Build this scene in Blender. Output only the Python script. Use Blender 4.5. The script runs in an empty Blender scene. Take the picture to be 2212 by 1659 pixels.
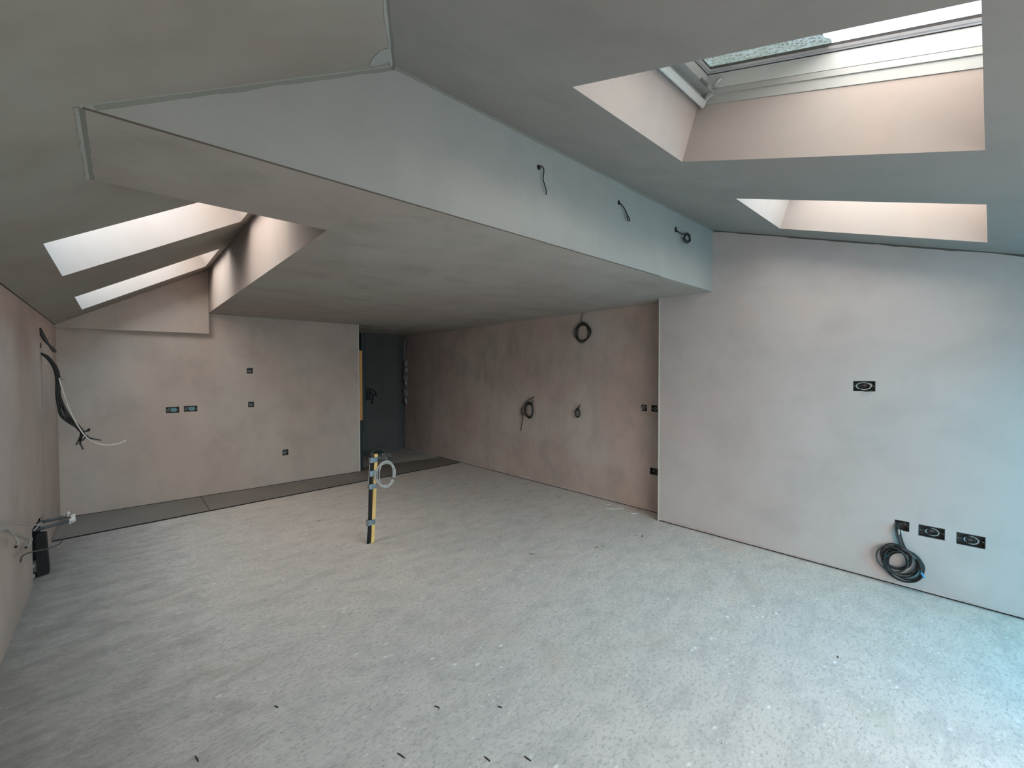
import bpy, bmesh, math, random
from mathutils import Vector, Matrix, noise
from mathutils.geometry import tessellate_polygon
random.seed(7)
S = bpy.context.scene
C = S.collection
PI = math.pi

# ------------------------------------------------------------------ camera
F_PX, YAW, PITCH, ROLL, EYE = 935.15, -42.123, -1.373, -0.135, 1.55
cd = bpy.data.cameras.new('camera')
cd.sensor_fit = 'HORIZONTAL'; cd.sensor_width = 36.0
cd.lens = 36.0 * F_PX / 2212.0
cd.clip_start = 0.02; cd.clip_end = 200
cam = bpy.data.objects.new('camera', cd); C.objects.link(cam)
ya, pi_, ro = (math.radians(a) for a in (YAW, PITCH, ROLL))
fwd = Vector((-math.sin(ya)*math.cos(pi_), math.cos(ya)*math.cos(pi_), math.sin(pi_)))
rt = Vector((math.cos(ya), math.sin(ya), 0)); up = rt.cross(fwd)
r2 = rt*math.cos(ro) + up*math.sin(ro); u2 = -rt*math.sin(ro) + up*math.cos(ro)
M = Matrix((r2, u2, -fwd)).transposed().to_4x4(); M.translation = Vector((0, 0, EYE))
cam.matrix_world = M
S.camera = cam

# ------------------------------------------------------------------ view
S.view_settings.view_transform = 'Standard'
S.view_settings.look = 'None'
S.view_settings.exposure = 0.45
S.view_settings.gamma = 1.0
S.view_settings.use_curve_mapping = False
S.cycles.use_denoising = True
S.cycles.max_bounces = 14
S.cycles.diffuse_bounces = 10
S.cycles.transparent_max_bounces = 16
S.cycles.sample_clamp_indirect = 6.0
S.cycles.caustics_reflective = False
S.cycles.caustics_refractive = False

# ------------------------------------------------------------------ sky: overcast, bluer and lower towards -y
SKY = 6.4
w = bpy.data.worlds.new('world'); S.world = w; w.use_nodes = True
nt = w.node_tree; nt.nodes.clear()
N = nt.nodes.new
wo = N('ShaderNodeOutputWorld'); bg = N('ShaderNodeBackground'); bg.inputs['Strength'].default_value = SKY
tc = N('ShaderNodeTexCoord'); sx = N('ShaderNodeSeparateXYZ')
nt.links.new(tc.outputs['Generated'], sx.inputs[0])
def mrange(src, a, b, c, d):
    m = N('ShaderNodeMapRange'); m.inputs[1].default_value = a; m.inputs[2].default_value = b
    m.inputs[3].default_value = c; m.inputs[4].default_value = d
    nt.links.new(src, m.inputs[0]); return m.outputs[0]
def math_(op, a, b=None):
    m = N('ShaderNodeMath'); m.operation = op
    for k, v in enumerate((a, b)):
        if v is None: continue
        if isinstance(v, (int, float)): m.inputs[k].default_value = v
        else: nt.links.new(v, m.inputs[k])
    return m.outputs[0]
def colmix(fac, A, B):
    m = N('ShaderNodeMix'); m.data_type = 'RGBA'; nt.links.new(fac, m.inputs['Factor'])
    for sock, v in (('A', A), ('B', B)):
        if isinstance(v, tuple): m.inputs[sock].default_value = v
        else: nt.links.new(v, m.inputs[sock])
    return m.outputs['Result']
high = mrange(sx.outputs['Z'], 0.25, 0.65, 0.0, 1.0)          # high sky
east = mrange(sx.outputs['X'], -0.35, 0.30, 0.0, 1.0)         # away from the warm west
blue_part = math_('MULTIPLY', high, east)
low = mrange(sx.outputs['Z'], 0.40, 0.10, 0.0, 1.0)
ground = mrange(sx.outputs['Z'], 0.02, -0.05, 0.0, 1.0)
c_ = colmix(blue_part, (0.86, 0.765, 0.685, 1), (0.50, 0.80, 1.0, 1))
c_ = colmix(low, c_, (1.22, 1.045, 0.94, 1))
c_ = colmix(ground, c_, (0.54, 0.465, 0.415, 1))
class mx_: outputs = {'Result': c_}
mx = mx_
nt.links.new(mx.outputs['Result'], bg.inputs['Color']); nt.links.new(bg.outputs[0], wo.inputs['Surface'])

# ------------------------------------------------------------------ surveyed dimensions (metres)
XR, XR2, YC, YL, XL, YB = 4.157, 4.365, 2.318, 6.66, -0.503, 1.776
HS, HT, XA, Y1, XC, XD, YF = 2.321, 2.893, -0.0765, 2.397, 0.835, 2.786, 7.954
M1, M2 = 0.5818, 0.3231
YS = -1.25
Y3, HB = 6.585, 2.06
YN = 8.2
XP = XA + (HT-HS)/M1
SLz = lambda x: HS + M1*(x-XA)
SRz = lambda y: HT + M2*(y-YB)
HLW = SLz(XL)

# daylight portals are added where the panes stand (see make_window)
def portal(name, mat, sx_, sy_):
    l = bpy.data.lights.new(name, 'AREA'); l.shape = 'RECTANGLE'; l.size = sx_; l.size_y = sy_
    l.cycles.is_portal = True
    o = bpy.data.objects.new(name, l); C.objects.link(o); o.matrix_world = mat
    return o

# ------------------------------------------------------------------ materials
def new_mat(name):
    m = bpy.data.materials.new(name); m.use_nodes = True
    t = m.node_tree; b = t.nodes['Principled BSDF']
    return m, t, b
def rgba(c): return (c[0], c[1], c[2], 1)
def flat(name, c, rough=0.5, metal=0.0, vary=0.12, scale=30, bump=0.0):
    m, t, b = new_mat(name)
    tcn = t.nodes.new('ShaderNodeTexCoord'); n = t.nodes.new('ShaderNodeTexNoise')
    n.inputs['Scale'].default_value = scale; n.inputs['Detail'].default_value = 4
    t.links.new(tcn.outputs['Object'], n.inputs['Vector'])
    r = t.nodes.new('ShaderNodeValToRGB')
    r.color_ramp.elements[0].position = 0.3; r.color_ramp.elements[1].position = 0.7
    r.color_ramp.elements[0].color = rgba([x*(1-vary) for x in c]); r.color_ramp.elements[1].color = rgba([min(1, x*(1+vary)) for x in c])
    t.links.new(n.outputs['Fac'], r.inputs[0]); t.links.new(r.outputs[0], b.inputs['Base Color'])
    b.inputs['Roughness'].default_value = rough; b.inputs['Metallic'].default_value = metal
    if bump:
        bp = t.nodes.new('ShaderNodeBump'); bp.inputs['Strength'].default_value = bump; bp.inputs['Distance'].default_value = 0.002
        t.links.new(n.outputs['Fac'], bp.inputs['Height']); t.links.new(bp.outputs[0], b.inputs['Normal'])
    return m

class NT:
    def __init__(s, t): s.t = t
    def node(s, k, **kw):
        n = s.t.nodes.new(k)
        for a, v in kw.items(): setattr(n, a, v)
        return n
    def link(s, a, b): s.t.links.new(a, b)
    def coords(s, scale=(1, 1, 1), rot=(0, 0, 0)):
        tcn = s.node('ShaderNodeTexCoord'); mp = s.node('ShaderNodeMapping')
        mp.inputs['Scale'].default_value = scale; mp.inputs['Rotation'].default_value = rot
        s.link(tcn.outputs['Object'], mp.inputs['Vector']); return mp.outputs[0]
    def noise(s, vec, scale, detail=5, rough=0.6, dist=0.0):
        n = s.node('ShaderNodeTexNoise'); n.inputs['Scale'].default_value = scale
        n.inputs['Detail'].default_value = detail; n.inputs['Roughness'].default_value = rough; n.inputs['Distortion'].default_value = dist
        s.link(vec, n.inputs['Vector']); return n.outputs['Fac']
    def ramp(s, fac, stops, interp='LINEAR'):
        r = s.node('ShaderNodeValToRGB'); r.color_ramp.interpolation = interp
        e = r.color_ramp.elements
        while len(e) < len(stops): e.new(0.5)
        for k, (p, c) in enumerate(stops):
            e[k].position = p; e[k].color = rgba(c) if not isinstance(c, float) else (c, c, c, 1)
        s.link(fac, r.inputs[0]); return r.outputs[0]
    def mix(s, fac, a, b, mode='MIX'):
        m = s.node('ShaderNodeMix'); m.data_type = 'RGBA'; m.blend_type = mode
        for sock, v in (('Factor', fac), ('A', a), ('B', b)):
            if isinstance(v, (int, float)): m.inputs[sock].default_value = v
            elif isinstance(v, tuple): m.inputs[sock].default_value = rgba(v)
            else: s.link(v, m.inputs[sock])
        return m.outputs['Result']

def plaster(name, base, pink, damp, streak_axis=2, damp_amt=0.5, pink_amt=0.5, seed=0.0, bump=0.12, grain=0.10, streak=0.6):
    """skimmed gypsum plaster, half dry: blotches of pink, grey damp bands, trowel streaks"""
    m, t, b = new_mat(name); n = NT(t)
    sc = [1.0, 1.0, 1.0]
    st = [1.6, 1.6, 1.6]; st[streak_axis] = 0.4
    v0 = n.coords(); v1 = n.coords(tuple(st), (0, 0, 0))
    big = n.noise(v0, 0.9, 5, 0.55, 0.4); big.node.inputs['Vector']
    mp = n.coords(); mp.node.inputs['Location'].default_value = (seed, seed*1.7, seed*0.6)
    big = n.noise(mp, 0.8, 5, 0.55, 0.3)
    mid = n.noise(mp, 3.0, 6, 0.6, 0.4)
    strk = n.noise(v1, 2.6, 6, 0.62, 0.2)
    fine = n.noise(v0, 420, 2, 0.7)
    c = n.mix(n.ramp(big, [(0.40, 0.0), (0.60, min(1.0, pink_amt*1.4))]), base, pink)
    c = n.mix(n.ramp(strk, [(0.50, 0.0), (0.78, min(1.0, damp_amt*streak*1.3))]), c, damp)
    c = n.mix(n.ramp(mid, [(0.46, 0.0), (0.68, damp_amt*1.0)]), c, damp)
    lite = n.noise(mp, 1.7, 3, 0.5, 0.2)
    c = n.mix(n.ramp(lite, [(0.5, 0.0), (0.8, 0.35)]), c, tuple(min(1, x*1.18) for x in base))
    c = n.mix(1.0, c, n.ramp(fine, [(0.25, 1.0-grain), (0.75, 1.0)]), 'MULTIPLY')
    n.link(c, b.inputs['Base Color']); b.inputs['Roughness'].default_value = 0.85
    b.inputs['Specular IOR Level'].default_value = 0.25
    hb = n.noise(v0, 14, 6, 0.6)
    bp = n.node('ShaderNodeBump'); bp.inputs['Strength'].default_value = bump; bp.inputs['Distance'].default_value = 0.004
    n.link(hb, bp.inputs['Height']); n.link(bp.outputs[0], b.inputs['Normal'])
    return m

MAT = {}
MAT['wall'] = plaster('plaster_wall', (0.55, 0.485, 0.435), (0.54, 0.43, 0.375), (0.41, 0.355, 0.315), 2, 0.55, 0.55, 1.3)
MAT['wall_r'] = plaster('plaster_wall_right', (0.54, 0.505, 0.50), (0.53, 0.455, 0.435), (0.42, 0.39, 0.385), 1, 0.45, 0.5, 4.1)
MAT['wall_rec'] = plaster('plaster_wall_recess', (0.53, 0.47, 0.44), (0.50, 0.40, 0.36), (0.36, 0.315, 0.29), 2, 0.6, 0.6, 7.7, streak=1.0)
MAT['wall_l'] = plaster('plaster_wall_left', (0.54, 0.445, 0.395), (0.53, 0.41, 0.35), (0.40, 0.33, 0.29), 2, 0.45, 0.6, 2.2)
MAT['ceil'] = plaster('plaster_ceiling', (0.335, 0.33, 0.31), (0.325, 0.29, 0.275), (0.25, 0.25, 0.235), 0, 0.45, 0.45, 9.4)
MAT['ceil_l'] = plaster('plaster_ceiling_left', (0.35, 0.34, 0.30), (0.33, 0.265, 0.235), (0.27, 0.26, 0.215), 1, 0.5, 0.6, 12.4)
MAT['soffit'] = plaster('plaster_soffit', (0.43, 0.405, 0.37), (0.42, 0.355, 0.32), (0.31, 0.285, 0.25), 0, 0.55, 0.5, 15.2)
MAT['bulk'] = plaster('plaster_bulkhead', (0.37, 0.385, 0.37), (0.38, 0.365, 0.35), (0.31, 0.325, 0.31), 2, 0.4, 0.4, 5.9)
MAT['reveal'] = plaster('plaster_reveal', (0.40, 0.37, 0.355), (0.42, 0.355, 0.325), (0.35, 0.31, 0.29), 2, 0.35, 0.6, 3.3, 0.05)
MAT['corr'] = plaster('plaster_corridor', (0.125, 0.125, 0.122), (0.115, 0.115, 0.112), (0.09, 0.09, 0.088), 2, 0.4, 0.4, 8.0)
MAT['filler'] = plaster('plaster_filler', (0.39, 0.395, 0.365), (0.375, 0.38, 0.35), (0.33, 0.335, 0.305), 2, 0.5, 0.4, 6.1)
MAT['fillerdark'] = plaster('plaster_wet_filler', (0.26, 0.275, 0.25), (0.27, 0.27, 0.24), (0.21, 0.22, 0.20), 2, 0.5, 0.4, 6.6)
MAT['smudge_shadow'] = plaster('wet_plaster_bead_shadow', (0.13, 0.115, 0.10), (0.16, 0.13, 0.11), (0.09, 0.08, 0.07), 1, 0.5, 0.4, 2.7)  # uneven wall joint, and the painted shadow of the bulkhead bead
MAT['boardpaper'] = flat('plasterboard_paper', (0.50, 0.43, 0.42), 0.9, 0, 0.12, 18)
MAT['bead'] = flat('corner_bead', (0.62, 0.61, 0.58), 0.6, 0, 0.08, 30)
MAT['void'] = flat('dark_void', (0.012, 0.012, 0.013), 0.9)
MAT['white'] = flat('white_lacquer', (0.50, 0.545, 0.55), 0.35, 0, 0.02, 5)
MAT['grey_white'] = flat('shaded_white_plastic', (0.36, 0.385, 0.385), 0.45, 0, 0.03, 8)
MAT['gasket'] = flat('black_rubber_gasket', (0.01, 0.01, 0.011), 0.6)
MAT['alu'] = flat('bare_aluminium', (0.6, 0.62, 0.66), 0.35, 0.6, 0.05, 40)
MAT['galv'] = flat('galvanised_steel', (0.05, 0.052, 0.052), 0.55, 0.3, 0.35, 60, 0.2)
MAT['galv_hi'] = flat('bright_galvanised_steel', (0.15, 0.155, 0.16), 0.5, 0.3, 0.2, 60)
MAT['blk'] = flat('black_cable_sheath', (0.011, 0.011, 0.012), 0.45)
MAT['blk_green'] = flat('dark_green_grey_cable', (0.018, 0.024, 0.023), 0.5)
MAT['gry'] = flat('grey_cable_sheath', (0.42, 0.43, 0.42), 0.45, 0, 0.08)
MAT['dgry'] = flat('dark_grey_cable_sheath', (0.045, 0.047, 0.048), 0.5, 0, 0.12)
MAT['wht'] = flat('white_cable_sheath', (0.72, 0.68, 0.62), 0.5, 0, 0.05)
MAT['whtdirty'] = flat('dusty_white_cable', (0.40, 0.36, 0.33), 0.7, 0, 0.12)
MAT['pipe'] = flat('dark_grey_pipe', (0.07, 0.078, 0.08), 0.5, 0, 0.15)
MAT['valve'] = flat('chalky_white_fitting', (0.72, 0.72, 0.68), 0.5, 0, 0.1)
MAT['blue'] = flat('blue_tape', (0.05, 0.28, 0.55), 0.5)
MAT['bluegrey'] = flat('pale_blue_cover', (0.16, 0.34, 0.38), 0.55, 0, 0.2, 60)
MAT['silver'] = flat('silver_duct_tape', (0.17, 0.215, 0.25), 0.38, 0.25, 0.45, 55, 0.6)
MAT['duct'] = flat('black_plastic_duct', (0.006, 0.006, 0.006), 0.8)
MAT['plastic'] = flat('crumpled_grey_polythene', (0.30, 0.31, 0.31), 0.35, 0, 0.4, 40)
MAT['chip'] = flat('white_plaster_crumb', (0.62, 0.63, 0.62), 0.9, 0, 0.1)
MAT['darkchip'] = flat('dark_offcut', (0.04, 0.04, 0.04), 0.8, 0, 0.2)
MAT['junction'] = flat('grey_white_junction_box', (0.34, 0.35, 0.35), 0.5, 0, 0.15)

def wood_mat(name, c1, c2):
    m, t, b = new_mat(name); n = NT(t)
    v = n.coords((18, 18, 1.2)); g = n.noise(v, 3.0, 6, 0.6, 1.2)
    n.link(n.ramp(g, [(0.35, c1), (0.65, c2)]), b.inputs['Base Color']); b.inputs['Roughness'].default_value = 0.65
    return m
MAT['pine'] = wood_mat('yellow_pine', (0.62, 0.40, 0.13), (0.80, 0.57, 0.22))
MAT['stud'] = wood_mat('orange_pine', (0.72, 0.32, 0.09), (0.92, 0.48, 0.17))

def floor_mat():
    m, t, b = new_mat('dusty_screed'); n = NT(t)
    v = n.coords((1, 1, 1)); vs = n.coords((1.0, 1.9, 1), (0, 0, math.radians(-22)))
    big = n.noise(v, 0.75, 5, 0.55, 0.3); mid = n.noise(vs, 4.2, 8, 0.74, 0.2); fin = n.noise(vs, 34, 6, 0.80, 0.2); grit = n.noise(v, 190, 3, 0.7)
    c = n.mix(n.ramp(big, [(0.36, 0.0), (0.64, 1.0)]), (0.71, 0.675, 0.64), (0.78, 0.72, 0.665))
    c = n.mix(n.ramp(mid, [(0.34, 0.55), (0.55, 0.0)]), c, (0.47, 0.455, 0.445))
    c = n.mix(n.ramp(fin, [(0.36, 0.80), (0.49, 0.0)]), c, (0.38, 0.37, 0.36))
    c = n.mix(n.ramp(fin, [(0.60, 0.0), (0.75, 0.6)]), c, (0.86, 0.84, 0.82))
    c = n.mix(1.0, c, n.ramp(grit, [(0.3, 0.88), (0.7, 1.0)]), 'MULTIPLY')
    tint = n.noise(v, 2.1, 3, 0.5); c = n.mix(n.ramp(tint, [(0.58, 0.0), (0.74, 0.35)]), c, (0.66, 0.53, 0.42))
    t2 = n.coords(); t2.node.inputs['Location'].default_value = (5, 9, 0)
    c = n.mix(n.ramp(n.noise(t2, 2.6, 3, 0.5), [(0.60, 0.0), (0.76, 0.3)]), c, (0.50, 0.53, 0.44))
    # pale plaster flecks
    vo = n.node('ShaderNodeTexVoronoi'); vo.inputs['Scale'].default_value = 7.0; n.link(vs, vo.inputs['Vector'])
    gate = n.noise(v, 2.3, 2, 0.5)
    fl = n.ramp(vo.outputs['Distance'], [(0.05, 1.0), (0.13, 0.0)])
    fl = n.mix(1.0, fl, n.ramp(gate, [(0.46, 0.0), (0.54, 0.9)]), 'MULTIPLY')
    c = n.mix(fl, c, (0.93, 0.92, 0.90))
    vo2 = n.node('ShaderNodeTexVoronoi'); vo2.inputs['Scale'].default_value = 21.0; n.link(vs, vo2.inputs['Vector'])
    f2 = n.mix(1.0, n.ramp(vo2.outputs['Distance'], [(0.10, 1.0), (0.18, 0.0)]), n.ramp(n.noise(v, 3.7, 3, 0.6), [(0.50, 0.0), (0.57, 0.8)]), 'MULTIPLY')
    c = n.mix(f2, c, (0.90, 0.89, 0.87))
    # long pale scuffs
    vq = n.coords((0.9, 3.2, 1), (0, 0, math.radians(-30))); sc_ = n.noise(vq, 9.0, 5, 0.7, 0.5)
    c = n.mix(n.ramp(sc_, [(0.60, 0.0), (0.72, 0.55)]), c, (0.88, 0.86, 0.83))
    c = n.mix(n.ramp(sc_, [(0.24, 0.35), (0.36, 0.0)]), c, (0.36, 0.35, 0.34))
    # dark specks
    vd = n.node('ShaderNodeTexVoronoi'); vd.inputs['Scale'].default_value = 11.0
    v3 = n.coords((1, 1.8, 1), (0, 0, 0.5)); n.link(v3, vd.inputs['Vector'])
    dk = n.ramp(vd.outputs['Distance'], [(0.03, 1.0), (0.06, 0.0)])
    dk = n.mix(1.0, dk, n.ramp(n.noise(v, 5.1, 2, 0.5), [(0.50, 0.0), (0.56, 0.9)]), 'MULTIPLY')
    c = n.mix(dk, c, (0.06, 0.06, 0.06))
    # dirt along the left wall (x = -0.5)
    tcn = n.node('ShaderNodeTexCoord'); sp = n.node('ShaderNodeSeparateXYZ'); n.link(tcn.outputs['Object'], sp.inputs[0])
    ad = n.node('ShaderNodeMath', operation='ADD'); n.link(sp.outputs['X'], ad.inputs[0]); n.link(mid, ad.inputs[1])
    c = n.mix(n.ramp(ad.outputs[0], [(0.0, 0.85), (0.95, 0.0)]), c, (0.24, 0.215, 0.19))
    n.link(c, b.inputs['Base Color']); b.inputs['Roughness'].default_value = 0.75; b.inputs['Specular IOR Level'].default_value = 0.3
    bp = n.node('ShaderNodeBump'); bp.inputs['Strength'].default_value = 0.25; bp.inputs['Distance'].default_value = 0.004
    n.link(fin, bp.inputs['Height']); n.link(bp.outputs[0], b.inputs['Normal'])
    return m
MAT['floor'] = floor_mat()
MAT['strip'] = flat('smooth_brown_board', (0.235, 0.215, 0.195), 0.6, 0, 0.10, 2.2)

def glass_mat(name='window_glass', tint=(0.93, 0.96, 0.97)):
    m = bpy.data.materials.new(name); m.use_nodes = True; t = m.node_tree; t.nodes.clear(); n = NT(t)
    o = n.node('ShaderNodeOutputMaterial'); tr = n.node('ShaderNodeBsdfTransparent'); gl = n.node('ShaderNodeBsdfGlossy')
    tr.inputs[0].default_value = rgba(tint); gl.inputs['Roughness'].default_value = 0.03
    lw_ = n.node('ShaderNodeLayerWeight'); pw = n.node('ShaderNodeMath', operation='POWER'); pw.inputs[1].default_value = 5.0
    n.link(lw_.outputs['Facing'], pw.inputs[0]); fr = n.node('ShaderNodeMath', operation='MULTIPLY_ADD')
    fr.inputs[1].default_value = 0.6; fr.inputs[2].default_value = 0.03; n.link(pw.outputs[0], fr.inputs[0])
    mxs = n.node('ShaderNodeMixShader'); n.link(fr.outputs[0], mxs.inputs[0]); n.link(tr.outputs[0], mxs.inputs[1]); n.link(gl.outputs[0], mxs.inputs[2])
    n.link(mxs.outputs[0], o.inputs[0]); return m
MAT['glass'] = glass_mat()
MAT['cyan_tint'] = glass_mat('added_cyan_tint_glass', (0.05, 0.63, 1.0))  # tint added to colour the door light cyan
def wet_glass():
    m = bpy.data.materials.new('pebbled_wet_glass'); m.use_nodes = True; t = m.node_tree; t.nodes.clear(); n = NT(t)
    o = n.node('ShaderNodeOutputMaterial'); tr = n.node('ShaderNodeBsdfTransparent'); df = n.node('ShaderNodeBsdfDiffuse')
    v = n.coords(); vo = n.node('ShaderNodeTexVoronoi'); vo.inputs['Scale'].default_value = 75; n.link(v, vo.inputs['Vector'])
    big = n.noise(v, 6, 4, 0.6)
    c = n.mix(n.ramp(vo.outputs['Distance'], [(0.2, 0.0), (0.55, 1.0)]), (0.035, 0.033, 0.028), (0.12, 0.115, 0.105))
    c = n.mix(n.ramp(big, [(0.4, 0.0), (0.6, 0.5)]), c, (0.06, 0.055, 0.035))
    n.link(c, tr.inputs[0]); df.inputs[0].default_value = (0.45, 0.48, 0.44, 1)
    ms = n.node('ShaderNodeMixShader'); ms.inputs[0].default_value = 0.25
    n.link(tr.outputs[0], ms.inputs[1]); n.link(df.outputs[0], ms.inputs[2]); n.link(ms.outputs[0], o.inputs[0]); return m
MAT['wet'] = wet_glass()

# ------------------------------------------------------------------ builders
def obj(name, bm, mat, parent=None, smooth=False, **props):
    me = bpy.data.meshes.new(name)
    bmesh.ops.recalc_face_normals(bm, faces=bm.faces)
    if smooth:
        for f in bm.faces: f.smooth = True
    bm.to_mesh(me); bm.free()
    me.materials.append(MAT[mat] if isinstance(mat, str) else mat)
    o = bpy.data.objects.new(name, me); C.objects.link(o)
    if parent is not None: o.parent = parent
    for k, v in props.items(): o[k] = v
    return o
def struct(name, bm, mat, parent=None, label=None):
    o = obj(name, bm, mat, parent)
    if parent is None:
        o['kind'] = 'structure'
        if label: o['label'] = label
        o['category'] = name.split('_')[0]
    return o
def thing(name, label, cat, loc=(0, 0, 0), rotz=0.0, group=None):
    o = bpy.data.objects.new(name, None); C.objects.link(o); o.empty_display_size = 0.05
    o.location = loc; o.rotation_euler = (0, 0, rotz); o['label'] = label; o['category'] = cat
    if group: o['group'] = group
    return o
def tag(o, label, cat, group=None):
    o['label'] = label; o['category'] = cat
    if group: o['group'] = group
    return o
def add_poly(bm, outer, holes, fn):
    """planar polygon with holes; fn maps (u, v) to 3-D"""
    loops = [outer] + list(holes)
    pts = [p for l in loops for p in l]
    tri = tessellate_polygon([[Vector((p[0], p[1], 0)) for p in l] for l in loops])
    vs = [bm.verts.new(fn(p[0], p[1])) for p in pts]
    for t in tri:
        try: bm.faces.new([vs[i] for i in t])
        except ValueError: pass
def rect(u0, v0, u1, v1): return [(u0, v0), (u1, v0), (u1, v1), (u0, v1)]
def bx(bm, x0, y0, z0, x1, y1, z1, mat=None):
    vs = [bm.verts.new((x, y, z)) for z in (z0, z1) for y in (y0, y1) for x in (x0, x1)]
    if mat is not None:
        for v in vs: v.co = mat @ v.co
    for f in ((0, 2, 3, 1), (4, 5, 7, 6), (0, 1, 5, 4), (2, 6, 7, 3), (0, 4, 6, 2), (1, 3, 7, 5)):
        bm.faces.new([vs[i] for i in f])
def quad(bm, *p): bm.faces.new([bm.verts.new(q) for q in p])
def catmull(pts, n=8):
    P = [Vector(p) for p in pts]; P = [P[0]*2-P[1]] + P + [P[-1]*2-P[-2]]
    out = []
    for i in range(1, len(P)-2):
        for k in range(n):
            t = k/n; a, b, c, d = P[i-1:i+3]
            out.append(0.5*((2*b) + (c-a)*t + (2*a-5*b+4*c-d)*t*t + (3*b-a-3*c+d)*t**3))
    out.append(P[-2]); return out
def tube(bm, pts, r, sides=8, caps=True):
    P = [Vector(p) for p in pts]; rings = []
    T = (P[1]-P[0]).normalized(); nrm = T.orthogonal().normalized()
    for i, p in enumerate(P):
        T = (P[min(i+1, len(P)-1)] - P[max(i-1, 0)]).normalized()
        nrm = (nrm - T*nrm.dot(T)).normalized(); bn = T.cross(nrm)
        rr = r[i] if isinstance(r, (list, tuple)) else r
        rings.append([bm.verts.new(p + (nrm*math.cos(2*PI*k/sides) + bn*math.sin(2*PI*k/sides))*rr) for k in range(sides)])
    for a, b in zip(rings, rings[1:]):
        for k in range(sides): bm.faces.new((a[k], a[(k+1) % sides], b[(k+1) % sides], b[k]))
    if caps: bm.faces.new(rings[0][::-1]); bm.faces.new(rings[-1])
def cable(name, pts, r, mat, parent=None, n=8, sides=8, **props):
    bm = bmesh.new(); tube(bm, catmull(pts, n), r, sides)
    return obj(name, bm, mat, parent, True, **props)
def disc(bm, cx, y0, cz, rx, rz, depth, n=24):
    """elliptic plate in the local x-z plane from y0 to y0-depth"""
    a = [bm.verts.new((cx+rx*math.cos(2*PI*k/n), y0, cz+rz*math.sin(2*PI*k/n))) for k in range(n)]
    b = [bm.verts.new((cx+rx*math.cos(2*PI*k/n), y0-depth, cz+rz*math.sin(2*PI*k/n))) for k in range(n)]
    bm.faces.new(a); bm.faces.new(b[::-1])
    for k in range(n): bm.faces.new((a[k], a[(k+1) % n], b[(k+1) % n], b[k]))
def torus(bm, cx, y, cz, rx, rz, r, n=28, sides=6):
    P = [Vector((cx+rx*math.cos(2*PI*k/n), y, cz+rz*math.sin(2*PI*k/n))) for k in range(n+1)]
    tube(bm, P, r, sides, False)
def coil_points(cx, y, cz, rx, rz, turns, seed, jit=0.16, depth=0.012, sag=0.05, start=PI/2):
    """one hank of cable in the local x-z plane: every turn has a slightly different size and centre"""
    rnd = random.Random(seed); par = [(1+rnd.uniform(-jit, jit*0.4), 1+rnd.uniform(-jit, jit*0.4), rnd.uniform(-jit, jit)*0.65, rnd.uniform(-1, 0)*sag, rnd.uniform(-1, 1)) for _ in range(turns+2)]
    out = []; n = 26
    for k in range(int(turns*n)+1):
        t = k/n; i = int(t); f = t-i; f = f*f*(3-2*f)
        a = [par[i][j]*(1-f)+par[i+1][j]*f for j in range(5)]
        th = start + 2*PI*t
        out.append(Vector((cx+rx*(a[0]*math.cos(th)+a[2]), y+depth*a[4], cz+rz*(a[1]*math.sin(th))+a[3]*(1-math.sin(th))*0.5)))
    return out

# ------------------------------------------------------------------ floor
bm = bmesh.new(); add_poly(bm, rect(-0.9, YS-0.3, 4.9, 8.6), [], lambda u, v: (u, v, 0))
struct('floor', bm, 'floor', None, 'pale grey dusty screed floor')

# wall / ceiling openings --------------------------------------------------
WR = [('w_box_top', 1.410, 1.488, 0.573, 0.705), ('a', 0.412, 0.484, 0.372, 0.452), ('b', 0.402, 0.482, 0.192, 0.325), ('c', 0.398, 0.478, 0.005, 0.138)]
ceil_r_open = [(1.348, 2.257), (2.989, 3.862)]      # x ranges of the two windows in the right slope
RY = (0.026, 1.130)
ceil_l_open = [(3.192, 4.159), (5.205, 6.150)]      # y ranges of the two windows in the left slope
LX = (-0.275, 0.757)

bm = bmesh.new()
yh = YB + (HLW-HT)/M2
add_poly(bm, [(XL-0.1, YS-0.2), (XR+0.3, YS-0.2), (XR+0.3, YB+0.02), (XP, YB+0.0), (XL, yh), (XL-0.1, yh-0.18)], [rect(a, RY[0], b, RY[1]) for a, b in ceil_r_open], lambda u, v: (u, v, SRz(v)))
struct('ceiling', bm, 'ceil', None, 'grey plaster ceiling slope with two roof windows at right')
bm = bmesh.new()
add_poly(bm, [(XL-0.1, yh-0.18), (XL, yh), (XP, YB), (XP, Y3+0.2), (XL-0.1, Y3+0.2)], [rect(LX[0], a, LX[1], b) for a, b in ceil_l_open], lambda u, v: (u, v, SLz(u)))
struct('ceiling', bm, 'ceil_l', None, 'steeper plaster ceiling slope falling to the left wall')
bm = bmesh.new()
add_poly(bm, [(XA, YB), (XR2+0.1, YB), (XR2+0.1, YN+0.1), (1.6, YN+0.1), (1.6, YL+0.05), (XC, YL+0.05), (XC, Y1), (XA, Y1)], [], lambda u, v: (u, v, HS))
quad(bm, (XA, Y1, HS), (XC, Y1, HS), (XC, Y1, SLz(XC)), (XA, Y1, HS+0.001))
struct('ceiling', bm, 'soffit', None, 'flat low plaster ceiling behind the bulkhead')
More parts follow.
